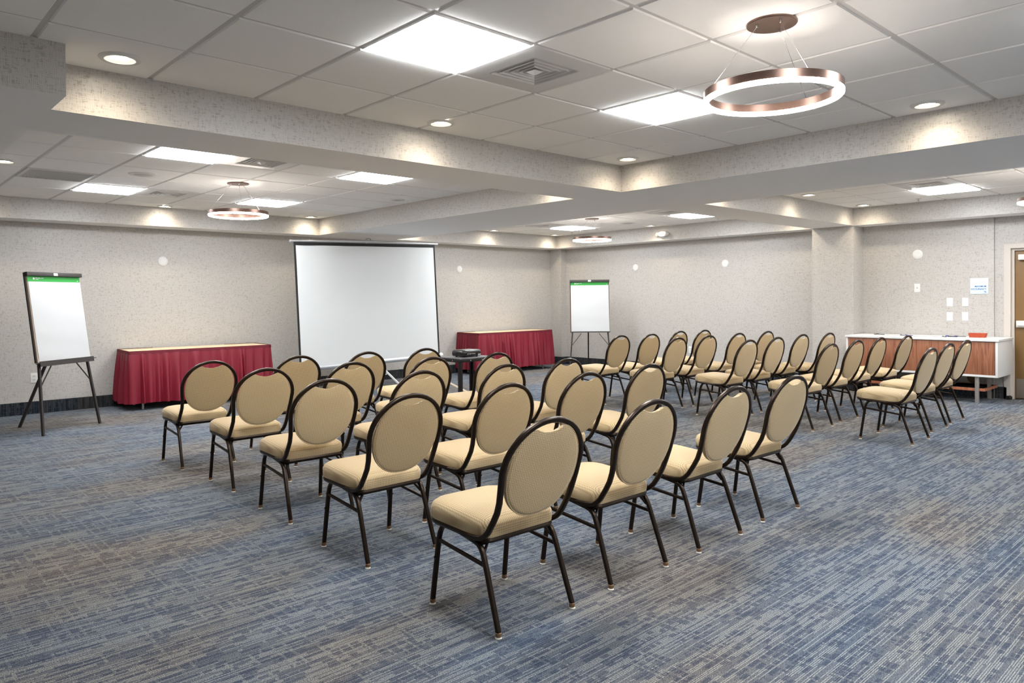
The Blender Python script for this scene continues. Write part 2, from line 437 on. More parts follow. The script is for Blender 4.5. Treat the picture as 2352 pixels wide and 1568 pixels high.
def ceiling(name, x0, x1, y0, y1, gx, px, gy, py, holes, label):
    b = MB(); g = 0.0115
    b.mi = 1; b.box(x0 - .02, x1 + .02, y0 - .02, y1 + .02, ZC + .007, ZC + .03)
    b.mi = 0
    i0 = math.floor((x0 - gx) / px) - 1; j0 = math.floor((y0 - gy) / py) - 1
    for i in range(i0, i0 + 40):
        for j in range(j0, j0 + 40):
            a0, a1 = gx + i * px + g, gx + (i + 1) * px - g; c0, c1 = gy + j * py + g, gy + (j + 1) * py - g
            if any(abs((a0 + a1) / 2 - hx) < .2 and abs((c0 + c1) / 2 - hy) < .2 for hx, hy in holes): continue
            a0, a1, c0, c1 = max(a0, x0 - .01), min(a1, x1 + .01), max(c0, y0 - .01), min(c1, y1 + .01)
            if a1 - a0 < .01 or c1 - c0 < .01: continue
            e = 0.006
            lo = [(a0 + e, c0 + e, ZC), (a1 - e, c0 + e, ZC), (a1 - e, c1 - e, ZC), (a0 + e, c1 - e, ZC)]
            hi = [(a0, c0, ZC + .0075), (a1, c0, ZC + .0075), (a1, c1, ZC + .0075), (a0, c1, ZC + .0075)]
            b.loft([hi, lo], cap0=False)
    return struct(b.build(name, [TILE, GRID], smooth=False), label, 'ceiling')
T = 0.6096
GE = (1.931, 0.6096, -1.78, 0.6045); GF = (9.42, 0.6096, -1.78, 0.6045)
GA = (1.931, T, 3.140, 0.6045); GB = (1.935, T + .002, 9.135, 0.630); GC = (9.41, T, 9.075, 0.630); GD = (9.42, T, 3.150, 0.6045)
def cell(g, x, y): return (g[0] + (math.floor((x - g[0]) / g[1]) + .5) * g[1], g[2] + (math.floor((y - g[2]) / g[3]) + .5) * g[3])
PAN = [('A', 2.23, 2.84), ('A', 4.07, 2.84), ('A', 2.23, .42), ('A', 4.07, .42),
       ('B', 2.23, 6.33), ('B', 2.23, 8.84), ('B', 4.06, 6.33), ('B', 4.06, 8.8),
       ('C', 9.7, 8.75), ('C', 9.7, 6.4), ('C', 7.9, 8.75), ('C', 7.9, 6.4),
       ('D', 9.7, 2.85), ('D', 7.9, 2.85), ('D', 9.7, .42), ('D', 7.9, .42),
       ('E', 2.23, -2.7), ('E', 4.07, -2.7), ('F', 9.7, -2.7), ('F', 7.9, -2.7)]  # E and F panels: unseen, added to lift ambient light on the chair backs
DIF = [('A', 2.84, 2.84), ('B', 2.84, 6.33), ('B', 2.84, 8.84), ('C', 9.1, 8.75), ('C', 9.1, 6.4), ('D', 9.1, 2.85)]
G = {'A': GA, 'B': GB, 'C': GC, 'D': GD, 'E': GE, 'F': GF}
RET = cell(GB, 1.64, 8.2)
holes = {k: [] for k in G}
for k, x, y in PAN + DIF: holes[k].append(cell(G[k], x, y))
holes['B'].append(RET)
ceiling('ceiling', AX0, X1, YN, Y1, *GA, holes['A'], 'white tiled ceiling of the coffer nearest the camera')
ceiling('ceiling.001', X0, X1, Y2, Y3, *GB, holes['B'], 'white tiled ceiling of the coffer over the left flip chart')
ceiling('ceiling.002', X2, X3, Y2, Y3, *GC, holes['C'], 'white tiled ceiling of the coffer over the corner flip chart')
ceiling('ceiling.004', AX0, X1, YM0, YM1, *GE, holes['E'], 'white tiled ceiling of the coffer behind the camera')
ceiling('ceiling.005', X2, X3, YM0, YM1, *GF, holes['F'], 'white tiled ceiling of the coffer behind the camera to the right')
ceiling('ceiling.003', X2, X3, YN, Y1, *GD, holes['D'], 'white tiled ceiling of the coffer over the sideboard')

# ------------------------------------------------------------------ door
b = MB()
XD = XW + .028
b.box(XD - .012, XD + .1, YD1 + .032, 2.59, 0, 1.991); b.box(XD - .012, XD + .1, YD0 - .03, YD1 + .032, ZD, 1.991)
b.box(XD - .012, XD + .1, YD0 - .1, YD0 - .03, 0, 1.991)
b.box(XD + .03, XD + .1, YD1, YD1 + .032, 0, ZD - .03); b.box(XD + .03, XD + .1, YD0 - .03, YD1 + .032, ZD - .03, ZD)
fr = struct(b.build('trim_1', FRAMEP, smooth=False), 'grey painted metal door frame beside the sideboard', 'door frame')
door = struct(MB().box(XD + .055, XD + .1, YD0 - .02, YD1 - .002, 0.01, ZD - .032, .002).build('door_1', DOORW), 'brown wooden door at the right edge of the picture', 'door')
MB().box(XD + .05, XD + .0555, YD0, YD1 - .02, 0.02, .265, .001).build('kick_plate', KICK, door)
b = MB(); b.box(XD - .01, XD + .056, YD0 + .05, YD1 - .035, .945, .998, .008); b.box(XD + .02, XD + .056, YD1 - .13, YD1 - .02, .925, 1.01, .006)
b.build('push_bar', WHITEM, door)
MB().box(XD + .0, XD + .056, YD1 - .38, YD1 - .045, 1.785, 1.855, .006).build('door_closer', WHITEM, door)
b = MB(); b.sweep([(XW - .05, 2.535, .026), (XW + .0, 2.515, .026)], cprof(.026, 16)); b.box(XW - .02, XW + .03, 2.50, 2.535, 0.0, .04, .008)
tag(b.build('door_stop', BLACKR), 'black rubber door stop on the carpet at the door frame', 'door stop')

# ------------------------------------------------------------------ ceiling fixtures
WH = {'A': 'the coffer nearest the camera', 'B': 'the coffer over the left flip chart', 'C': 'the coffer over the corner flip chart', 'D': 'the coffer over the sideboard'}
def panel_light():
    t = thing('ceiling_panel_light', '', 'ceiling light')
    h = .2925; b = MB()
    for x0, x1, y0, y1 in ((-h, h, -h, -h + .014), (-h, h, h - .014, h), (-h, -h + .014, -h + .014, h - .014), (h - .014, h, -h + .014, h - .014)):
        b.box(x0, x1, y0, y1, -.004, .012)
    b.build('frame', WHITEM, t)
    MB().box(-h + .014, h - .014, -h + .014, h - .014, -.014, .01).build('diffuser', PANEL, t, smooth=False)
    return t
PL = {('A', 2.23, 2.84): 'square white light panel beside the near ceiling vent', ('A', 4.07, 2.84): 'square white light panel just left of the largest ring pendant',
      ('A', 2.23, .42): 'square white light panel above and behind the camera', ('A', 4.07, .42): 'square white light panel above the camera to its right',
      ('B', 2.23, 6.33): 'light panel beside the vent at the near edge of the left coffer', ('B', 2.23, 8.84): 'light panel next to the slatted return grille in the left coffer',
      ('B', 4.06, 6.33): 'light panel at the beam edge, right of the left ring pendant', ('B', 4.06, 8.8): 'light panel just behind and right of the left ring pendant',
      ('C', 9.7, 8.75): 'light panel behind the ring pendant in the corner coffer', ('C', 9.7, 6.4): 'light panel above the wall emergency light, near the pillar beam',
      ('C', 7.9, 8.75): 'light panel hidden behind the centre beam, far corner coffer', ('C', 7.9, 6.4): 'light panel hidden behind the centre beam, near part of corner coffer',
      ('D', 9.7, 2.85): 'light panel above the sideboard, right of the pillar', ('D', 7.9, 2.85): 'light panel hidden behind the centre beam before the sideboard',
      ('E', 2.23, -2.7): 'added unseen light panel behind the camera, first of the rear bay', ('E', 4.07, -2.7): 'added unseen light panel behind the camera, second of the rear bay', ('E', 2.23, -5.1): 'added unseen light panel behind the camera, third of the rear bay', ('E', 4.07, -5.1): 'added unseen light panel behind the camera, fourth of the rear bay',
      ('F', 9.7, -2.7): 'added unseen light panel of the right rear bay, nearest the door', ('F', 7.9, -2.7): 'added unseen light panel of the right rear bay, aisle side', ('F', 9.7, -5.1): 'added unseen light panel of the right rear bay, end wall corner', ('F', 7.9, -5.1): 'added unseen light panel of the right rear bay, end wall aisle side',
      ('D', 9.7, .42): 'light panel right of the picture near the door', ('D', 7.9, .42): 'light panel right of the picture behind the centre beam'}
pl0 = panel_light(); first = True
for k, x, y in PAN:
    cx, cy = cell(G[k], x, y)
    if first: pl0.location = (cx, cy, ZC); pl0['label'] = PL[(k, x, y)]; pl0['group'] = 'square ceiling light panels'; first = False
    else: dup(pl0, (cx, cy, ZC), 0, PL[(k, x, y)], 'square ceiling light panels')

def diffuser():
    t = thing('ceiling_air_vent', '', 'air vent')
    h = .2925; q = .175; b = MB()
    # face plate with a square hole
    o = [(-h, -h, -.001), (h, -h, -.001), (h, h, -.001), (-h, h, -.001)]; i_ = [(x * q / h, y * q / h, -.004) for x, y, z in o]
    up = [(x, y, .012) for x, y, z in o]
    b.loft([up, o, i_, [(x, y, .02) for x, y, z in i_]], cap0=False, cap1=False)
    b.build('face_plate', WHITEM, t, smooth=False)
    b = MB()
    for n_ in range(4):
        a = q - .004 - n_ * .036; c = a - .013
        lo = [(-a, -a, -.004), (a, -a, -.004), (a, a, -.004), (-a, a, -.004)]; hi = [(x * c / a, y * c / a, .03) for x, y, z in lo]
        lo2 = [(x * (a - .003) / a, y * (a - .003) / a, -.004) for x, y, z in lo]; hi2 = [(x * (c - .003) / a, y * (c - .003) / a, .03) for x, y, z in lo]
        b.loft([hi, lo, lo2, hi2], cap0=False, cap1=False)
    a = .034
    b.loft([[(-a, -a, -.002), (a, -a, -.002), (a, a, -.002), (-a, a, -.002)], [(-.005, -.005, -.02), (.005, -.005, -.02), (.005, .005, -.02), (-.005, .005, -.02)]], cap0=False)
    b.build('louvre_rings', WHITEM, t, smooth=False)
    b = MB(); b.box(-q, q, -q, q, .031, .045); b.build('duct', DARKGAP, t, smooth=False)
    return t
DL = ['large square ceiling vent between the two nearest light panels', 'ceiling vent at the beam edge in the left coffer', 'ceiling vent just left of the left ring pendant',
      'ceiling vent beside the far light panel in the corner coffer', 'ceiling vent beside the light panel above the emergency light', 'ceiling vent beside the light panel above the sideboard']
v0 = diffuser()
for n_, (k, x, y) in enumerate(DIF):
    cx, cy = cell(G[k], x, y)
    if n_ == 0: v0.location = (cx, cy, ZC); v0['label'] = DL[0]; v0['group'] = 'square ceiling air vents'
    else: dup(v0, (cx, cy, ZC), 0, DL[n_], 'square ceiling air vents')
# return grille
t = thing('return_grille', 'slatted rectangular return air grille in the left coffer', 'air grille', (RET[0], RET[1], ZC))
h = .2925; k2 = .30; b = MB()
for x0, x1, y0, y1 in ((-h, h, -k2, -k2 + .03), (-h, h, k2 - .03, k2), (-h, -h + .03, -k2 + .03, k2 - .03), (h - .03, h, -k2 + .03, k2 - .03)): b.box(x0, x1, y0, y1, -.003, .012)
b.build('frame', WHITEM, t, smooth=False)
b = MB()
for i in range(22):
    x = -h + .04 + i * (2 * h - .08) / 21
    Tm = Matrix.Translation((x, 0, .006)) @ Matrix.Rotation(math.radians(-38), 4, 'Y')
    b.box(-.0015, .0015, -k2 + .03, k2 - .03, -.0125, .0125, T=Tm)
b.build('slats', WHITEM, t, smooth=False)
MB().box(-h + .03, h - .03, -k2 + .03, k2 - .03, .022, .03).build('duct', DARKGAP, t, smooth=False)

def downlight():
    t = thing('recessed_downlight', '', 'downlight')
    MB().lathe([(.098, .0), (.100, -.004), (.094, -.010), (.074, -.012), (.070, -.010)], n=40).build('trim_ring', WHITE, t)
    MB().lathe([(.070, -.010), (.062, -.005), (.046, -.002)], n=40).build('reflector', WHITE, t)
    MB().lathe([(.0, -.0065), (.026, -.006), (.040, -.004), (.046, -.002)], n=32).build('lamp', LAMPM, t)
    return t
def spot(name, x, y, parent, e=SPOT_W, lz=-.012):
    l = bpy.data.lights.new(name, 'SPOT'); l.energy = e; l.color = (1.0, 0.84, 0.63); l.spot_size = math.radians(152); l.spot_blend = 1.0
    l.shadow_soft_size = 0.035
    o = bpy.data.objects.new(name, l); C.objects.link(o); o.parent = parent; o.location = (0, 0, lz); return o
DLS = [('A', 1.095, 4.052, 'lit round downlight at the upper left, nearest the beam notch'), ('A', 3.169, 4.09, 'lit downlight over the middle of the near beam'),
       ('A', 5.252, 4.07, 'lit downlight in the inner corner of the near coffer'), ('A', 5.27, 1.651, 'lit downlight at the upper right beside the near coffer beam'),
       ('B', 1.117, 7.629, 'lit downlight cut by the left edge of the picture'), ('B', 3.197, 9.96, 'lit downlight under which the back wall glows, left of pendant'),
       ('B', 5.255, 9.95, 'lit downlight in the far right corner of left coffer'), ('B', 1.117, 9.96, 'downlight off the left edge, over the back wall'),
       ('B', 5.255, 5.15, 'downlight hidden by the near beam, right end'), ('B', 3.2, 5.15, 'downlight hidden by the near beam, middle'), ('B', 1.12, 5.15, 'downlight hidden by the near beam, left end'),
       ('C', 8.881, 9.93, 'lit downlight left of the far light panel, corner coffer'), ('C', 10.48, 9.93, 'lit downlight in the deep corner of the room'), ('C', 10.48, 7.636, 'lit downlight above left of the emergency light'),
       ('C', 7.13, 9.93, 'downlight hidden by the centre beam over the right table'), ('C', 10.48, 5.15, 'downlight hidden by the beam next to the pillar'),
       ('D', 8.852, 4.092, 'lit downlight in the right coffer, nearest the centre beam'), ('D', 10.48, 4.08, 'lit downlight right above the square pillar'),
       ('D', 7.13, 4.09, 'downlight hidden by the centre beam, aisle side'), ('D', 10.48, 1.65, 'downlight near the door beyond the right edge')]
d0 = downlight()
for n_, (k, x, y, lab) in enumerate(DLS):
    if n_ == 0: o = d0; o.location = (x, y, ZC); o['label'] = lab; o['group'] = 'recessed downlights'
    else: o = dup(d0, (x, y, ZC), 0, lab, 'recessed downlights')
    DLS[n_] = DLS[n_] + (o,)
for n_, (k, x, y, lab, o) in enumerate(DLS): spot('downlight_beam', x, y, o)

def speaker(name, x, y, r, lab):
    t = thing(name, lab, 'ceiling speaker', (x, y, ZC), group='round ceiling speakers')
    MB().lathe([(r - .02, .003), (r, .0), (r, -.004), (r - .015, -.010), (r - .05, -.008)], n=40).build('trim_ring', WHITE, t)
    MB().lathe([(r - .045, -.008), (r - .06, -.012), (.0, -.013)], n=40).build('grille', GREYP, t)
    return t
speaker('ceiling_speaker', 2.24, 7.60, .13, 'round white ceiling speaker left of the left ring pendant')
speaker('ceiling_speaker.001', 9.804, 7.618, .13, 'round ceiling speaker right of the corner coffer pendant')
speaker('unlit_downlight', 5.20, 7.60, .085, 'small unlit recessed downlight near the left coffer right cheek')  # an unlit downlight, built with the speaker's disc shape

def pendant():
    t = thing('ring_pendant_light', '', 'pendant light')
    MB().lathe([(.0, -.010), (.108, -.010), (.11, -.007), (.11, .0)], n=48).build('canopy', BRASS, t)
    zr = 2.300 - ZC; R = .300; wd = .022
    pr_ = [(R - wd, zr), (R, zr), (R, zr - .036), (R - wd, zr - .036)]
    MB().lathe(pr_ + [pr_[0]], n=96).build('ring_band', BRASS, t, angle=35)
    n_ = 10; P = [(R + .001, zr - .036)]
    for i in range(n_ + 1):
        a = PI * i / n_; P.append((R - wd / 2 + math.cos(a) * (wd / 2 + .001), zr - .044 - .011 * math.sin(a)))
    P.append((R - wd - .001, zr - .036))
    MB().lathe(P, n=96).build('ring_diffuser', RING, t)
    for k, a in enumerate((math.radians(147), math.radians(-123), math.radians(-5))):
        c_, s_ = math.cos(a), math.sin(a); b = MB()
        b.sweep([(.072 * c_, .072 * s_, -.02), ((R - .011) * c_, (R - .011) * s_, zr)], cprof(.0014, 6))
        b.lathe([(.0, -.026), (.005, -.025), (.006, -.010)], .072 * c_, .072 * s_, n=12)
        b.build('cable', CHROME, t)
    return t
p0 = pendant(); p0.location = (3.157, 1.628, ZC); p0['label'] = 'largest lit ring pendant hanging at the upper right'; p0['group'] = 'ring pendant lights'
dup(p0, (3.168, 7.573, ZC), 0.3, 'lit ring pendant hanging above the left skirted table', 'ring pendant lights')
dup(p0, (8.81, 7.54, ZC), 0.2, 'small lit ring pendant above the corner flip chart', 'ring pendant lights')
dup(p0, (8.80, 1.63, ZC), 0.2, 'lit ring pendant cut off by the right edge', 'ring pendant lights')

for (x, y, lab) in ((10.36, 6.27, 'fire sprinkler head near the pillar beam'), (10.32, 9.33, 'fire sprinkler head in the far corner coffer'), (10.36, 3.35, 'fire sprinkler head above the sideboard')):
    t = thing('fire_sprinkler', lab, 'sprinkler', (x, y, ZC), group='ceiling fire sprinklers')
    MB().lathe([(.0, -.006), (.03, -.005), (.034, .0)], n=20).build('escutcheon', WHITEM, t)
    MB().lathe([(.0, -.034), (.016, -.034), (.016, -.031), (.005, -.028), (.008, -.006)], n=14).build('nozzle', STEEL, t)

# ------------------------------------------------------------------ banquet chairs
def chair():
    t = thing('banquet_chair', '', 'chair')
    # seat cushion: rounded trapezoid loops
    def outline(ins, n=6):
        hw0, hw1, y0, y1 = .208 - ins, .222 - ins, .088 + ins, .515 - ins
        P = []
        for (sx, y, r, a0) in ((1, y0, .05, -PI / 2), (1, y1, .10, 0), (-1, y1, .10, PI / 2), (-1, y0, .05, PI)):
            hw = hw0 if y == y0 else hw1; r = max(.004, r - ins * .6)
            cx = sx * (hw - r); cy = y + r if y == y0 else y - r
            for i in range(n):
                a = a0 + PI / 2 * i / (n - 1); P.append((cx + r * math.cos(a), cy + r * math.sin(a)))
        return P
    def loop(ins, z): return [(x, y, z + (y - .3) * .05) for x, y in outline(ins)]
    b = MB(); b.loft([loop(.012, .380), loop(.002, .384), loop(0, .398), loop(.0, .424), loop(.007, .440), loop(.024, .453), loop(.055, .461), loop(.10, .465), loop(.15, .466)], cap0=True)
    b.build('seat_cushion', FABRIC, t, angle=60)
    b = MB(); b.loft([loop(.016, .360), loop(.004, .362), loop(.0, .372), loop(.004, .383), loop(.02, .384)])
    b.build('seat_pan', BRONZE, t)
    # back hoop
    def yb(z): return .009 - .29 * (z - .5) if z > .5 else .009 - .55 * (z - .5) if z > .42 else .053 - .9 * (z - .42)
    half = [(.205, .22, .366), (.206, .15, .368), (.206, .115, .374), (.206, .090, .388), (.2065, .069, .408), (.207, .050, .435), (.206, .033, .462), (.205, .012, .50), (.208, -.006, .545), (.2145, -.022, .60)]
    top = []
    for i in range(0, 25):
        a = math.radians(-8) + (PI + math.radians(16)) * i / 24; z = .670 + .195 * math.sin(a); top.append((.221 * math.cos(a), yb(z), z))
    path = half + top + [(-x, y, z) for x, y, z in reversed(half)]
    MB().sweep(path, rprof(.023, .024, .32), up=(1, 0, 0)).build('back_frame', BRONZE, t, angle=50)
    # back pad
    ol = []; n = 64
    for i in range(n):
        a = 2 * PI * i / n; x = .197 * math.copysign(abs(math.cos(a)) ** .93, math.cos(a)); s = math.sin(a)
        z = .655 + (.196 if s > 0 else .200) * math.copysign(abs(s) ** .95, s)
        if s > 0 and abs(x) < .112: z = min(z, .812 + .030 * (x / .10) ** 2)
        ol.append((x, z))
    def pl(k, off):
        r = []
        for x, z in ol:
            zz = .655 + (z - .655) * k; r.append((x * k, .009 - .29 * (zz - .5) + off, zz))
        return r
    b = MB(); b.loft([pl(.55, -.0135), pl(.93, -.013), pl(.985, -.011), pl(1.0, -.006), pl(1.0, .006), pl(.985, .014), pl(.95, .021), pl(.85, .029), pl(.6, .034)])
    b.build('back_pad', FABRIC, t, angle=55)
    # piping seam round the pad
    MB().sweep([(x * 1.003, y - .0085, z) for x, y, z in pl(1.0, 0)], cprof(.0032, 6), closed=True, up=(0, 1, 0)).build('pad_piping', FABRIC, t)
    # four legs, each bending into the side rail
    pf = rprof(.021, .023, .35)
    for sx in (-1, 1):
        fpath = [(-.2125, .452, .022), (-.209, .435, .14), (-.205, .418, .26), (-.2035, .4105, .305), (-.2025, .402, .335), (-.202, .388, .357), (-.2015, .367, .370), (-.2, .34, .3745), (-.2, .255, .366)]
        rpath = [(-.2125, .002, .022), (-.208, .047, .15), (-.2045, .082, .25), (-.2035, .096, .288), (-.2025, .106, .312), (-.202, .119, .332), (-.2015, .137, .345), (-.2, .165, .3515), (-.2, .255, .366)]
        for P, nm in ((fpath, 'f'), (rpath, 'r')):
            b = MB(); b.sweep([(x * -sx, y, z) for x, y, z in P], pf, up=(1, 0, 0))
            if nm == 'f': b.lathe([(.0, .0), (.006, .001), (.006, .006), (.0, .007)], n=10, axis='x', T=Matrix.Translation((.208 * sx + (.008 if sx > 0 else -.015), .423, .22)))
            leg = b.build('leg', BRONZE, t, angle=50)
            fx, fy = P[0][0] * -sx, P[0][1]
            b = MB(); b.mi = 0; b.lathe([(.0, .009), (.0125, .009), (.0132, .012), (.0132, .024), (.011, .026)], fx, fy, n=14)
            b.mi = 1; b.lathe([(.0, .0), (.013, .0), (.0145, .003), (.010, .008), (.005, .010)], fx * 1.004, fy, n=14)
            b.build('foot_glide', [WORN, GLIDE], leg)
        MB().bar((.2055 * sx, .425, .300), (.2045 * sx, .092, .266), rprof(.014, .016, .3)).build('side_stretcher', BRONZE, t)
        MB().bar((.198 * sx, .112, .300), (.150 * sx, .130, .362), rprof(.010, .012, .3)).build('corner_brace', BRONZE, t)
    for y, z in ((.135, .346), (.36, .366)): MB().bar((-.2, y, z), (.2, y, z), rprof(.014, .018, .3)).build('cross_bar', BRONZE, t)
    return t
CH = {
 'L': [[(2.153, 2.159, -1.4), (2.861, 2.163, -.9), (3.579, 2.155, .2), (4.314, 2.177, -1.6)],
       [(2.189, 3.190, 0), (2.848, 3.155, 0), (3.615, 3.230, 0), (4.360, 3.278, 0)],
       [(2.243, 4.145, -1.5), (2.947, 4.133, 0), (3.662, 4.060, 0), (4.328, 4.060, 0)],
       [(2.295, 5.131, -.8), (2.982, 5.100, 0), (3.695, 5.010, 0), (4.390, 4.970, 0)],
       [(2.270, 6.098, .7), (3.013, 6.044, 0), (3.668, 5.980, 0), (4.310, 5.940, 0)]],
 'R': [[(7.349, 2.359, .1), (8.143, 2.444, -.9), (8.795, 2.469, -.3)],
       [(7.416, 3.292, -1.1), (8.139, 3.324, -1.1), (8.790, 3.325, 0), (9.420, 3.255, 0)],
       [(7.506, 4.236, -.7), (8.181, 4.253, 0), (8.980, 4.325, 0), (9.510, 4.220, 0)],
       [(7.412, 5.104, 0), (8.066, 5.095, 0), (8.800, 5.100, 0), (9.490, 5.060, 0)],
       [(7.423, 5.972, 0), (7.950, 5.880, 0), (8.830, 6.030, 0), (9.330, 5.950, 0)]]}
RW = ['back row', 'second row from the back', 'middle row', 'second row from the front', 'front row']
CL = {'L': ['outer left end', 'second from left', 'second from aisle', 'at the aisle'], 'R': ['at the aisle', 'second from aisle', 'third from aisle', 'fourth from aisle']}
ch0 = chair(); used = False
for blk in 'LR':
    for r, rowp in enumerate(CH[blk]):
        for c, (x, y, a) in enumerate(rowp):
            side = 'left-hand' if blk == 'L' else 'right-hand'
            lab = 'tan oval-back chair in the %s block, %s, %s' % (side, RW[r], CL[blk][c])
            grp = 'tan banquet chairs in the %s block' % side
            if not used: ch0.location = (x, y, 0); ch0.rotation_euler = (0, 0, math.radians(a)); ch0['label'] = lab; ch0['group'] = grp; used = True
            else: dup(ch0, (x, y, 0), math.radians(a), lab, grp)

# ------------------------------------------------------------------ flip chart easels and their pads
TL = math.radians(7.86); TT = math.tan(TL)
def easel(x, y, phi, lab, padlab, lip=.030):
    t = thing('flipchart_easel', lab, 'easel', (x, y, 0), phi, 'flip chart easels')
    def q(a, h, off=0.0): return Vector((a, h * TT + off, h))       # on the board plane; +off = behind it
    Tb = Matrix.Rotation(-TL, 4, 'X')
    W, z0, z1 = .709, .74, 1.675
    S = lambda h: h / math.cos(TL)
    MB().box(-W / 2, W / 2, .004, .022, S(z0), S(z1), .003, T=Tb).build('board', EASELM, t)
    MB().box(-W / 2 - .004, W / 2 + .006, -.038, .004, S(z1 - .040), S(z1 + .002), .004, T=Tb).build('clamp_bar', EASELM, t)
    MB().box(-.026, .026, -.0395, -.037, S(z1 - .033), S(z1 - .006), T=Tb).build('clamp_sticker', WHITE, t)
    b = MB(); b.box(-W / 2 - .004, W / 2 + (.04 if lip > .02 else .005), -.050, .004, S(z0 - .012), S(z0 - .004), T=Tb); b.box(-W / 2 - .004, W / 2 + .0, -.054, -.048, S(z0 - .012 - lip), S(z0 + (lip - .018)), T=Tb)
    b.build('tray', EASELM, t)
    lp = rprof(.030, .024, .25)
    for sx in (-1, 1):
        MB().sweep([q(sx * .380, .0, .008), q(sx * .318, z0 - .01, .008)], lp, up=(1, 0, 0)).build('leg', EASELM, t)
        MB().sweep([q(sx * .350, .47, .008), q(sx * .16, z0 - .03, .008)], rprof(.010, .012), up=(0, 1, 0)).build('leg_brace', EASELM, t)
    MB().sweep([(-.0, .70, 0), (-.03, q(0, .95).y + .05, .95)], lp, up=(1, 0, 0)).build('leg', EASELM, t)
    b = MB(); b.box(-.06, .02, q(0, .93).y + .018, q(0, .93).y + .075, .86, .97, .006); b.sweep([(-.09, q(0, .87).y + .06, .87), (.03, q(0, .87).y + .06, .87)], cprof(.016, 12)); b.build('hinge_bracket', BLACKP, t)
    # the pad: a thing of its own held by the clamp
    p = thing('flipchart_pad', padlab, 'paper pad', (x, y, 0), phi, 'flip chart paper pads')
    PW = .345; za, zb = S(z0 + .004), S(z1 - .022)
    MB().box(-PW + .004, PW - .006, -.010, .0035, za, zb, T=Tb).build('backing_sheets', mat('pad_edge', rgb(196, 178, 160), .8), p, smooth=False)
    # front sheet, slightly wavy
    V = []; F = []; nx, nz_ = 24, 34; zt = zb - .062
    for j in range(nz_ + 1):
        for i in range(nx + 1):
            a = -PW + .01 + (2 * PW - .012) * i / nx; hgt = za + (zt - za) * j / nz_; e = 1 - j / nz_
            w_ = -.0135 - .004 * e * (.5 + .5 * math.sin(a * 9 + hgt * 3)) - .003 * math.sin(hgt * 26 + a * 4) * e * .5
            V.append(Tb @ Vector((a + .006 * e * e, w_, hgt)))
    for j in range(nz_):
        for i in range(nx): k = j * (nx + 1) + i; F.append((k, k + 1, k + nx + 2, k + nx + 1))
    MB().add(V, F).build('top_sheet', PAPER, p, angle=80)
    hd = MB().box(-PW + .004, PW - .006, -.0145, -.0105, zt - .012, zb - .016, T=Tb).build('header_band', GREEN, p, smooth=False)
    b = MB(); zm = zb - .040
    def mark(x0, x1, z0_, z1_): b.box(x0, x1, -.0152, -.0145, z0_, z1_, T=Tb)
    b.lathe([(0, -.0150), (.012, -.0150), (.012, -.0146)], n=18, axis='y', T=Tb @ Matrix.Translation((-.262, 0, zm - .002)))
    for i, (a, l) in enumerate(((-.240, .010), (-.228, .013), (-.213, .007), (-.204, .012), (-.190, .010), (-.176, .014), (-.160, .006), (-.152, .012))): mark(a, a + l, zm - .001, zm + .008 - (i % 3) * .002)
    for a, l in ((-.240, .006), (-.230, .012), (-.216, .009)): mark(a, a + l, zm - .014, zm - .009)
    mark(.300, .316, zt - .001, zt + .005)
    b.build('printed_mark', WHITE, hd, smooth=False)
easel(1.880, 8.886, .605, 'dark metal flip chart easel at the left end, before the wall outlet', 'white paper pad with green header on the left easel')
easel(10.015, 8.625, -.798, 'dark metal flip chart easel in the corner right of the right table', 'white paper pad with green header on the corner easel', lip=.006)

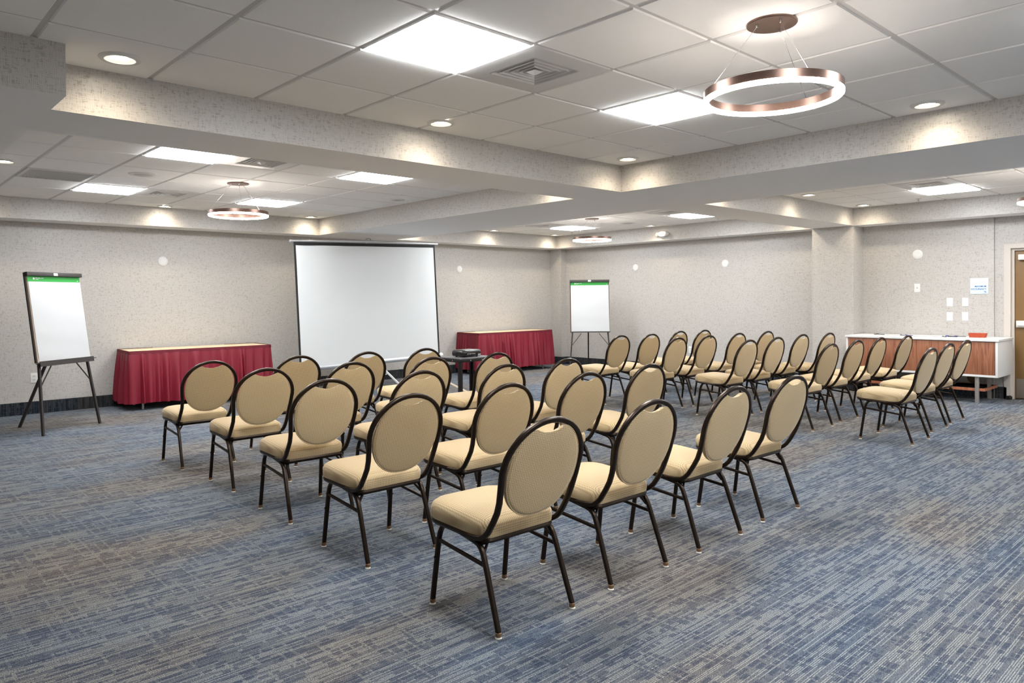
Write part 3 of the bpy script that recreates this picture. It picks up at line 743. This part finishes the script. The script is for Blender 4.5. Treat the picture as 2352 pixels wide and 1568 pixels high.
# ------------------------------------------------------------------ skirted tables
def table(x, y, rz, Wd, lab, sklab, seed):
    D, H = .61, .74
    t = thing('folding_table', lab, 'table', (x, y, 0), rz, 'folding tables')
    MB().box(0, Wd, 0, D, H - .022, H, .004).build('table_top', LAMIN, t)
    MB().box(.03, Wd - .03, .03, D - .03, H - .06, H - .022).build('apron', BLACKM, t)
    for a, c in ((.16, .08), (.16, D - .08), (Wd - .16, .08), (Wd - .16, D - .08)): MB().bar((a, c, 0), (a, c, H - .05), rprof(.028, .028, .3)).build('leg', STEEL, t)
    # skirt
    s = thing('table_skirt', sklab, 'table skirt', (x, y, 0), rz, 'burgundy table skirts')
    rnd = random.Random(seed)
    g = .006
    per = [(.42, D + g), (-g, D + g), (-g, -g), (Wd + g, -g), (Wd + g, D + g), (Wd - .42, D + g)]
    pts = []; nor = []
    for k in range(len(per) - 1):
        a, c = Vector(per[k]), Vector(per[k + 1]); L = (c - a).length; n = int(L / .0085); d = (c - a).normalized(); nn = Vector((d.y, -d.x)) * (1 if k < 9 else 1)
        # outward normal
        mid = (a + c) / 2 - Vector((Wd / 2, D / 2)); nn = nn if nn.dot(mid) > 0 else -nn
        for i in range(n): pts.append(a + d * (L * i / n)); nor.append(nn)
    pts.append(Vector(per[-1])); nor.append(nor[-1])
    # smooth the normals round corners
    sm = []
    for i in range(len(nor)):
        v = Vector((0, 0))
        for j in range(max(0, i - 5), min(len(nor), i + 6)): v += nor[j]
        sm.append(v.normalized())
    ph = []; p_ = 0.0
    while len(ph) < len(pts):
        per_ = rnd.uniform(.045, .15); k = max(5, int(per_ / .0085)); am = rnd.uniform(.35, 1.25); sk = rnd.uniform(.3, .7)
        for i in range(k):
            u = i / k; f = u / sk if u < sk else (1 - u) / (1 - sk); ph.append(am * (math.sin(f * PI / 2) ** 1.6))
    rows = 14; V = []; F = []; np_ = len(pts)
    zt, zb_ = H - .030, .085
    for j in range(rows + 1):
        v = j / rows; z = zt + (zb_ - zt) * v
        for i in range(np_):
            amp = .005 + .058 * min(1, v * 1.15) ** .8
            o = ph[i] * amp + .012 * v + .004 * math.sin(i * .11 + v * 5) * v
            q = pts[i] + sm[i] * (g + o); V.append((q.x, q.y, z + .006 * math.sin(i * .05) * v))
    for j in range(rows):
        for i in range(np_ - 1): F.append((j * np_ + i, j * np_ + i + 1, (j + 1) * np_ + i + 1, (j + 1) * np_ + i))
    MB().add(V, F).build('pleated_drape', BURG, s, angle=70)
    V = []; F = []
    for z, o in ((H + .004, -.004), (H + .005, .008), (H - .034, .010), (H - .036, .004)):
        for i in range(np_): q = pts[i] + sm[i] * (o + .0015 * math.sin(i * 1.9)); V.append((q.x, q.y, z))
    for j in range(3):
        for i in range(np_ - 1): F.append((j * np_ + i, j * np_ + i + 1, (j + 1) * np_ + i + 1, (j + 1) * np_ + i))
    MB().add(V, F).build('gathered_band', BURGD, s, angle=70)
table(2.715, 9.862, -.052, 1.79, 'long folding table with beige top, left of the screen', 'burgundy pleated skirt round the table left of the screen', 3)
table(8.44, 9.862, -.028, 1.80, 'long folding table with beige top, right of the screen', 'burgundy pleated skirt round the table right of the screen', 5)

# ------------------------------------------------------------------ tripod projection screen
t = thing('projection_screen', 'large white tripod projection screen with black border', 'projection screen', (6.0138, 9.45, 0), -.0172)
SR = Matrix.Translation((0, 0, .439)) @ Matrix.Rotation(-.0228, 4, 'Y') @ Matrix.Rotation(-.0316, 4, 'X')
W, H = 2.4274, 1.7666
V = []; F = []; nx, nz_ = 40, 30
for j in range(nz_ + 1):
    for i in range(nx + 1):
        a = -W / 2 + .028 + (W - .056) * i / nx; h = .01 + (H - .055) * j / nz_
        u = i / nx; wv = .010 * math.sin((u * 7 - (1 - j / nz_) * 1.6) * PI) * (j / nz_) ** 2 * (1 - u) ** 1.5 + .006 * math.sin(u * PI) * math.sin(j / nz_ * PI)
        V.append(SR @ Vector((a, -.002 + wv, h)))
for j in range(nz_):
    for i in range(nx): k = j * (nx + 1) + i; F.append((k, k + 1, k + nx + 2, k + nx + 1))
MB().add(V, F).build('canvas', CANVAS, t, angle=80)
b = MB()
b.box(-W / 2, -W / 2 + .028, -.004, .002, 0, H, T=SR); b.box(W / 2 - .028, W / 2, -.004, .002, 0, H, T=SR); b.box(-W / 2 + .028, W / 2 - .028, -.004, .002, H - .045, H, T=SR)
b.build('black_border', SCRBLK, t, smooth=False)
b = MB()
n = 24; P = [SR @ Vector((-W / 2 - .05 + (W + .1) * i / n, 0, H + .014 + .012 * (1 - abs(2 * i / n - 1)))) for i in range(n + 1)]
b.sweep(P, rprof(.03, .026, .35), up=(0, 0, 1)); b.sweep([SR @ Vector((s * (W / 2 + .055), 0, H + .014)) for s in (-1, -.985)], cprof(.02, 10)); b.sweep([SR @ Vector((s * (W / 2 + .055), 0, H + .014)) for s in (.985, 1)], cprof(.02, 10))
b.build('top_bar', SILVER, t)
b = MB(); b.sweep([SR @ Vector((-W / 2 - .02, .02, -.02)), SR @ Vector((W / 2 + .0, .02, -.02))], cprof(.036, 20)); b.build('roller_case', SILVER, t)
b = MB(); b.sweep([SR @ Vector((W / 2 + .0, .02, -.02)), SR @ Vector((W / 2 + .055, .02, -.02))], cprof(.040, 20)); b.build('case_end_cap', WHITE, t)
b = MB(); b.bar((0, .085, .30), SR @ Vector((0, .07, H + .05)), rprof(.032, .032, .2)); b.build('pole', SILVER, t)
b = MB(); Th = SR @ Vector((0, .02, H + .04)); b.sweep([Th + Vector((-.06, 0, -.005)), Th + Vector((-.03, 0, .035)), Th + Vector((.03, 0, .035)), Th + Vector((.06, 0, -.005))], cprof(.007, 8)); b.box(-.05, .05, Th.y - .015, Th.y + .06, Th.z - .012, Th.z + .012, .003); b.build('hanger_hook', STEEL, t)
for ang in (57, 180, 297):
    a = math.radians(ang); c_, s_ = math.cos(a), math.sin(a)
    leg = MB().bar((.03 * c_, .085 + .03 * s_, .46), (.57 * c_, .085 + .57 * s_, .006), rprof(.022, .028, .25)).build('tripod_leg', WHITEM, t)
    MB().lathe([(0, 0), (.016, 0), (.018, .008), (.010, .02)], .57 * c_, .085 + .57 * s_, n=14).build('leg_tip', BLACKR, leg)
    MB().bar((.02 * c_, .085 + .02 * s_, .17), (.28 * c_, .085 + .28 * s_, .245), rprof(.012, .014, .25)).build('leg_brace', WHITEM, t)

# ------------------------------------------------------------------ projector cart, projector, cord cover
t = thing('projector_cart', 'black metal rolling cart carrying the projector', 'cart', (5.616, 6.924, 0), .016)
cx, cy, ch = .558, .429, .629
b = MB(); b.mi = 0; b.box(-.004, cx + .004, -.004, cy + .004, ch - .050, ch - .004, .012); b.mi = 1; b.box(.018, cx - .018, .018, cy - .018, ch - .006, ch + .001)
b.mi = 2
for a, c in ((.17, -.006), (cx - .2, -.006)): b.lathe([(0, -.002), (.006, -.001), (.007, .002)], n=10, axis='y', T=Matrix.Translation((a, c, ch - .03)))
b.lathe([(0, -.002), (.006, -.001), (.007, .002)], n=10, axis='x', T=Matrix.Translation((-.006, .14, ch - .03)))
b.build('top_shelf', [BLACKM, SHELFG, STEEL], t)
b = MB(); b.mi = 0; b.box(-.004, cx + .004, -.004, cy + .004, .115, .155, .008); b.mi = 1; b.box(.018, cx - .018, .018, cy - .018, .150, .157); b.build('bottom_shelf', [BLACKM, SHELFG], t)
for a in (0, 1):
    for c in (0, 1):
        x, y = a * cx, c * cy; sx, sy = (1 if a == 0 else -1), (1 if c == 0 else -1); b = MB()
        b.box(min(x, x + sx * .042), max(x, x + sx * .042), min(y, y + sy * .006), max(y, y + sy * .006), .14, ch - .01)
        b.box(min(x, x + sx * .006), max(x, x + sx * .006), min(y, y + sy * .042), max(y, y + sy * .042), .14, ch - .01)
        b.build('leg', BLACKM, t, smooth=False)
        kx, ky = x + sx * .035, y + sy * .035
        cs = MB().box(kx - .018, kx + .018, ky - .016, ky + .016, .072, .116, .003).build('caster', STEEL, t)
        MB().lathe([(.014, -.012), (.036, -.012), (.040, -.008), (.040, .008), (.036, .012), (.014, .012), (.012, .004), (0, .004)], n=24, axis='x', T=Matrix.Translation((kx, ky, .040))).build('wheel', BLACKR, cs)
t = thing('projector', 'glossy black video projector on the rolling cart', 'projector', (5.616 + .275, 6.924 + .205, ch + .001), .05)
b = MB()
def rr(hx, hy, z, r=.03, n=5):
    P = []
    for (sx, sy, a0) in ((1, 1, 0), (-1, 1, PI / 2), (-1, -1, PI), (1, -1, 1.5 * PI)):
        for i in range(n): a = a0 + PI / 2 * i / (n - 1); P.append((sx * (hx - r) + r * math.cos(a), sy * (hy - r) + r * math.sin(a), z))
    return P
b.loft([rr(.150, .105, .012), rr(.158, .113, .018), rr(.160, .115, .05), rr(.155, .110, .078), rr(.140, .095, .088), rr(.10, .06, .091)])
b.build('body', BLACKP, t, angle=50)
for a in (-.11, .11):
    for c in (-.07, .07): MB().lathe([(0, 0), (.012, 0), (.012, .013)], a, c, n=12).build('foot', BLACKR, t)
b = MB(); b.lathe([(.0, .0915), (.042, .0915), (.045, .089)], .02, -.01, n=24); b.build('control_pad', mat('pad_ring', rgb(52, 50, 50), .3), t)
b = MB()
for i in range(6): a = i * PI / 3; b.lathe([(0, .0935), (.007, .0935), (.008, .091)], .02 + .03 * math.cos(a), -.01 + .03 * math.sin(a), n=10)
b.box(-.06, -.035, -.02, -.012, .090, .0925); b.box(-.06, -.035, .0, .008, .090, .0925)
b.build('button', GREYP, t)
b = MB(); b.mi = 0; b.box(-.10, .05, -.1165, -.114, .026, .060)
b.mi = 1
for i, (a, wd_) in enumerate(((-.092, .012), (-.075, .012), (-.055, .022), (-.028, .022), (.0, .010), (.014, .010), (.028, .012))): b.box(a, a + wd_, -.1185, -.1163, .034 + (i % 2) * .006, .048)
b.build('port_panel', [BLACKM, STEEL], t, smooth=False)
MB().box(.09, .135, -.1165, -.1145, .022, .034).build('sticker', WHITE, t, smooth=False)
b = MB()
for i in range(6): b.box(-.1625, -.1595, -.07 + i * .018, -.06 + i * .018, .026, .060)
b.build('side_vents', BLACKR, t, smooth=False)
b = MB(); b.lathe([(0, .116), (.026, .117), (.030, .112), (.032, .124), (.034, .108)], n=24, axis='y', T=Matrix.Translation((.07, 0, .052))); b.build('lens', GLASS, t)
# cord cover strip on the carpet
a, c = Vector((7.64, 9.93)), Vector((6.30, 7.20)); d_ = (c - a).normalized(); n_ = Vector((-d_.y, d_.x)) * .028
b = MB(); b.loft([[(p.x - n_.x, p.y - n_.y, .0), (p.x - n_.x * .6, p.y - n_.y * .6, .006), (p.x + n_.x * .6, p.y + n_.y * .6, .006), (p.x + n_.x, p.y + n_.y, 0)] for p in (a, c)])
tag(b.build('floor_cord_cover', COVER, smooth=False), 'flat tan cord cover strip on the carpet behind the cart', 'cord cover')

# ------------------------------------------------------------------ sideboard and what lies on it
SX0, SX1, SY0, SY1, SZ0, SZ1 = 10.415, 11.085, 2.487, 4.295, .332, .800
t = thing('sideboard', 'white sideboard with four walnut doors below the light switches', 'sideboard', (SX0, SY0, 0))
dx, dy = SX1 - SX0, SY1 - SY0
b = MB(); b.box(-.012, dx, -.012, dy + .012, SZ1 - .028, SZ1, .003); b.build('worktop', WHITE, t)
b = MB(); b.box(0, dx, 0, .026, SZ0, SZ1 - .028, .002); b.box(0, dx, dy - .026, dy, SZ0, SZ1 - .028, .002); b.box(0, dx, .026, dy - .026, SZ0, SZ0 + .026, .002); b.box(dx - .012, dx, .026, dy - .026, SZ0 + .026, SZ1 - .028)
b.build('carcass', WHITE, t)
dw = (dy - .052) / 4
for i in range(4): MB().box(.004, .022, .0265 + i * dw + .0012, .0265 + (i + 1) * dw - .0012, SZ0 + .028, SZ1 - .034, .0015).build('door', WALNUT, t)
for a in (.05, dx - .09):
    for c in (.215, dy - .25): MB().box(a, a + .042, c, c + .042, 0, SZ0, .003).build('leg', STEEL, t)
b = MB(); b.box(.055, .075, .15, dy - .18, .150, .185, .002); b.box(dx - .075, dx - .055, .15, dy - .18, .150, .185, .002); b.box(.075, dx - .075, .15, .17, .150, .185, .002); b.box(.075, dx - .075, dy - .2, dy - .18, .150, .185, .002)
b.build('lower_rail', RAILW, t)
b = MB(); o_ = (10.79, 2.795)
def brec(hx, hy, z): return [(o_[0] - hx, o_[1] - hy, z), (o_[0] + hx, o_[1] - hy, z), (o_[0] + hx, o_[1] + hy, z), (o_[0] - hx, o_[1] + hy, z)]
b.loft([brec(.05, .082, SZ1 + .0015), brec(.062, .094, SZ1 + .056), brec(.056, .088, SZ1 + .056), brec(.045, .077, SZ1 + .008)])
tag(b.build('basket', BASKET, smooth=False), 'small red brown woven basket on the sideboard', 'basket')
papers = [(10.62, 2.86, .15, .2), (10.66, 3.18, -.25, .0), (10.60, 3.34, .3, .0), (10.70, 3.62, -.1, .0), (10.64, 3.84, .2, .0)]
PLAB = ['paper sheet under the basket on the sideboard', 'white paper sheet left of the basket on the sideboard', 'second white paper sheet left of the basket', 'white paper sheet mid sideboard near the blue pen', 'white paper sheet at the middle left of the sideboard']
for i, (x, y, a, _) in enumerate(papers):
    b = MB(); b.box(-.108, .108, -.14, .14, 0, .0008 + .0002 * i)
    o = b.build('paper_sheet', PAPER, smooth=False); o.location = (x, y, SZ1 + .0003 + .0011 * (i % 2)); o.rotation_euler = (0, 0, a); tag(o, PLAB[i], 'paper', 'papers on the sideboard')
pens = [(10.72, 3.585, 1.1, 'b'), (10.70, 3.66, .7, 'k'), (10.80, 3.98, 1.3, 'k'), (10.74, 4.03, .5, 'k'), (10.72, 3.06, 1.2, 'k'), (10.66, 3.14, .6, 'k'), (10.80, 3.10, 1.5, 'b'), (10.83, 3.00, 1.8, 'k')]
NLAB = ['blue pen in the middle of the sideboard top', 'black pen just left of the middle blue pen', 'black pen farthest left at the back of the sideboard', 'black pen farthest left at the front of the sideboard',
        'black pen on the paper close to the basket', 'black pen at the front edge, left of the basket', 'blue pen just left of the basket', 'black pen touching distance left of the basket']
for i, (x, y, a, k) in enumerate(pens):
    t = thing('pen', NLAB[i], 'pen', (x, y, SZ1 + .0065), a, 'pens on the sideboard')
    MB().sweep([(-.06, 0, 0), (.02, 0, 0)], cprof(.0045, 10)).build('barrel', INK if k == 'b' else BLACKP, t)
    b = MB(); b.sweep([(.02, 0, 0), (.07, 0, 0)], cprof(.0052, 10)); b.box(.03, .068, -.0012, .0012, .004, .0075); b.build('cap', INK if k == 'b' else BLACKP, t)

# ------------------------------------------------------------------ wall fittings
def disc_x(y, z, x, lab):
    o = MB().lathe([(.064, 0), (.066, -.004), (.060, -.010), (.03, -.013), (0, -.0135)], n=40, axis='x').build('wall_disc', WHITE); o.location = (x, y, z)
    return tag(o, lab, 'wall cover plate', 'round white wall cover plates')
def disc_y(x, z, lab):
    o = MB().lathe([(.064, 0), (.066, -.004), (.060, -.010), (.03, -.013), (0, -.0135)], n=40, axis='y').build('wall_disc', WHITE); o.location = (x, YW, z)
    return tag(o, lab, 'wall cover plate', 'round white wall cover plates')
disc_y(3.332, 1.909, 'round white wall disc above the left skirted table'); disc_y(8.533, 1.904, 'round white wall disc just right of the screen')
disc_x(8.442, 1.909, XW, 'round white wall disc nearest the corner easel'); disc_x(6.571, 1.909, XW, 'round white wall disc left of the pillar'); disc_x(3.600, 1.913, XW, 'round white wall disc above the sideboard')
def plate(name, y, z, lab, cat, kind):
    t = thing(name, lab, cat, (XW, y, z), 0, 'white wall plates')
    MB().box(-.006, 0, -.037, .037, -.058, .058, .0025).build('cover_plate', WHITE, t)
    b = MB()
    if kind == 'rocker': b.box(-.0095, -.005, -.017, .017, -.033, .033, .002)
    elif kind == 'toggle': b.box(-.018, -.005, -.004, .004, -.004, .012, .002)
    elif kind == 'knob': b.lathe([(0, -.016), (.008, -.015), (.009, -.005)], n=16, axis='x')
    b.build({'rocker': 'rocker', 'toggle': 'toggle', 'knob': 'control_knob'}[kind], STEEL if kind == 'knob' else WHITE, t)
    return t
plate('wall_control', 3.606, 1.449, 'white wall plate with dark centre knob below the disc', 'wall control', 'knob')
plate('light_switch', 3.204, 1.249, 'upper left of the four white switches', 'light switch', 'rocker')
plate('light_switch.001', 3.020, 1.249, 'upper right of the four switches, below the blue sign', 'light switch', 'toggle')
plate('light_switch.002', 3.204, 1.057, 'lower left of the four white switches', 'light switch', 'toggle')
plate('light_switch.003', 3.022, 1.059, 'lower right of the four switches, above the basket', 'light switch', 'rocker')
def outlet(loc, rz, lab):
    t = thing('power_outlet', lab, 'power outlet', loc, rz, 'white wall power outlets')      # local -Y faces the room
    MB().box(-.037, .037, -.006, 0, -.06, .06, .0025).build('cover_plate', WHITE, t)
    for s in (-1, 1):
        r = MB().box(-.017, .017, -.0085, -.005, s * .022 - .014, s * .022 + .014, .003).build('socket', WHITE, t)
        b = MB(); b.box(-.009, -.006, -.0092, -.0084, s * .022 - .003, s * .022 + .007); b.box(.006, .009, -.0092, -.0084, s * .022 - .003, s * .022 + .007); b.build('slots', BLACKP, r, smooth=False)
outlet((1.808, YW, .441), 0, 'white power outlet behind the left easel leg'); outlet((XW, 7.261, .423), -PI / 2, 'white power outlet on the right wall behind the front row')
# occupancy sign
t = thing('occupancy_sign', 'pale blue wall sign reading maximum occupancy 80', 'sign', (XW, 2.860, 1.4605))
MB().box(-.008, 0, -.102, .102, -.103, .103, .002).build('sign_plate', SIGNM, t)
def text(s, size, y, z, parent):
    cu = bpy.data.curves.new('lettering', 'FONT'); cu.body = s; cu.size = size; cu.align_x = 'RIGHT'; cu.extrude = .0006; cu.offset = .0008
    ob = bpy.data.objects.new('tmp', cu); C.objects.link(ob)
    dg = bpy.context.evaluated_depsgraph_get(); me = bpy.data.meshes.new_from_object(ob.evaluated_get(dg)); bpy.data.objects.remove(ob)
    me.transform(Matrix(((0, 0, -1, -.0085), (-1, 0, 0, y), (0, 1, 0, z), (0, 0, 0, 1))))
    me.materials.clear(); me.materials.append(SIGNT)
    o = bpy.data.objects.new('lettering', me); C.objects.link(o); o.parent = parent; return o
text('MAXIMUM', .0285, -.082, -.014, t); text('OCCUPANCY', .0285, -.082, -.050, t); text('80', .0285, -.082, -.088, t)
# emergency light on the far soffit
t = thing('emergency_light', 'white wall emergency light with round lamp on the right soffit', 'emergency light', (X3, 7.545, 2.455))
b = MB(); P = []
for z, s in ((0, .9), (-.02, 1.0), (-.05, 1.0), (-.07, .85)):
    P.append([(z, math.copysign(abs(math.cos(2 * PI * i / 28)) ** .75, math.cos(2 * PI * i / 28)) * .105 * s, math.sin(2 * PI * i / 28) * .048 * s) for i in range(28)])
b.loft(P); b.build('housing', WHITE, t, angle=50)
for y, x in ((-.07, -.075), (.125, -.03)):
    lh = MB().lathe([(.0, -.022), (.026, -.022), (.034, -.015), (.034, .01), (.02, .02)], n=24, axis='x', T=Matrix.Translation((x, y, 0))).build('lamp_head', WHITE, t)
    MB().lathe([(0, -.0235), (.018, -.0235), (.022, -.0222)], n=20, axis='x', T=Matrix.Translation((x, y, 0))).build('lamp_lens', STEEL, lh)
# small round brass cover low on the wall under the sideboard
o = MB().lathe([(.075, 0), (.072, -.006), (.03, -.01), (0, -.0105)], n=28, axis='x').build('floor_box_cover', mat('aged_brass', rgb(96, 78, 44), .5, metal=.4, noise=.2)); o.location = (XW, 2.93, .255)
tag(o, 'round dark brass wall cover under the sideboard', 'wall cover plate')
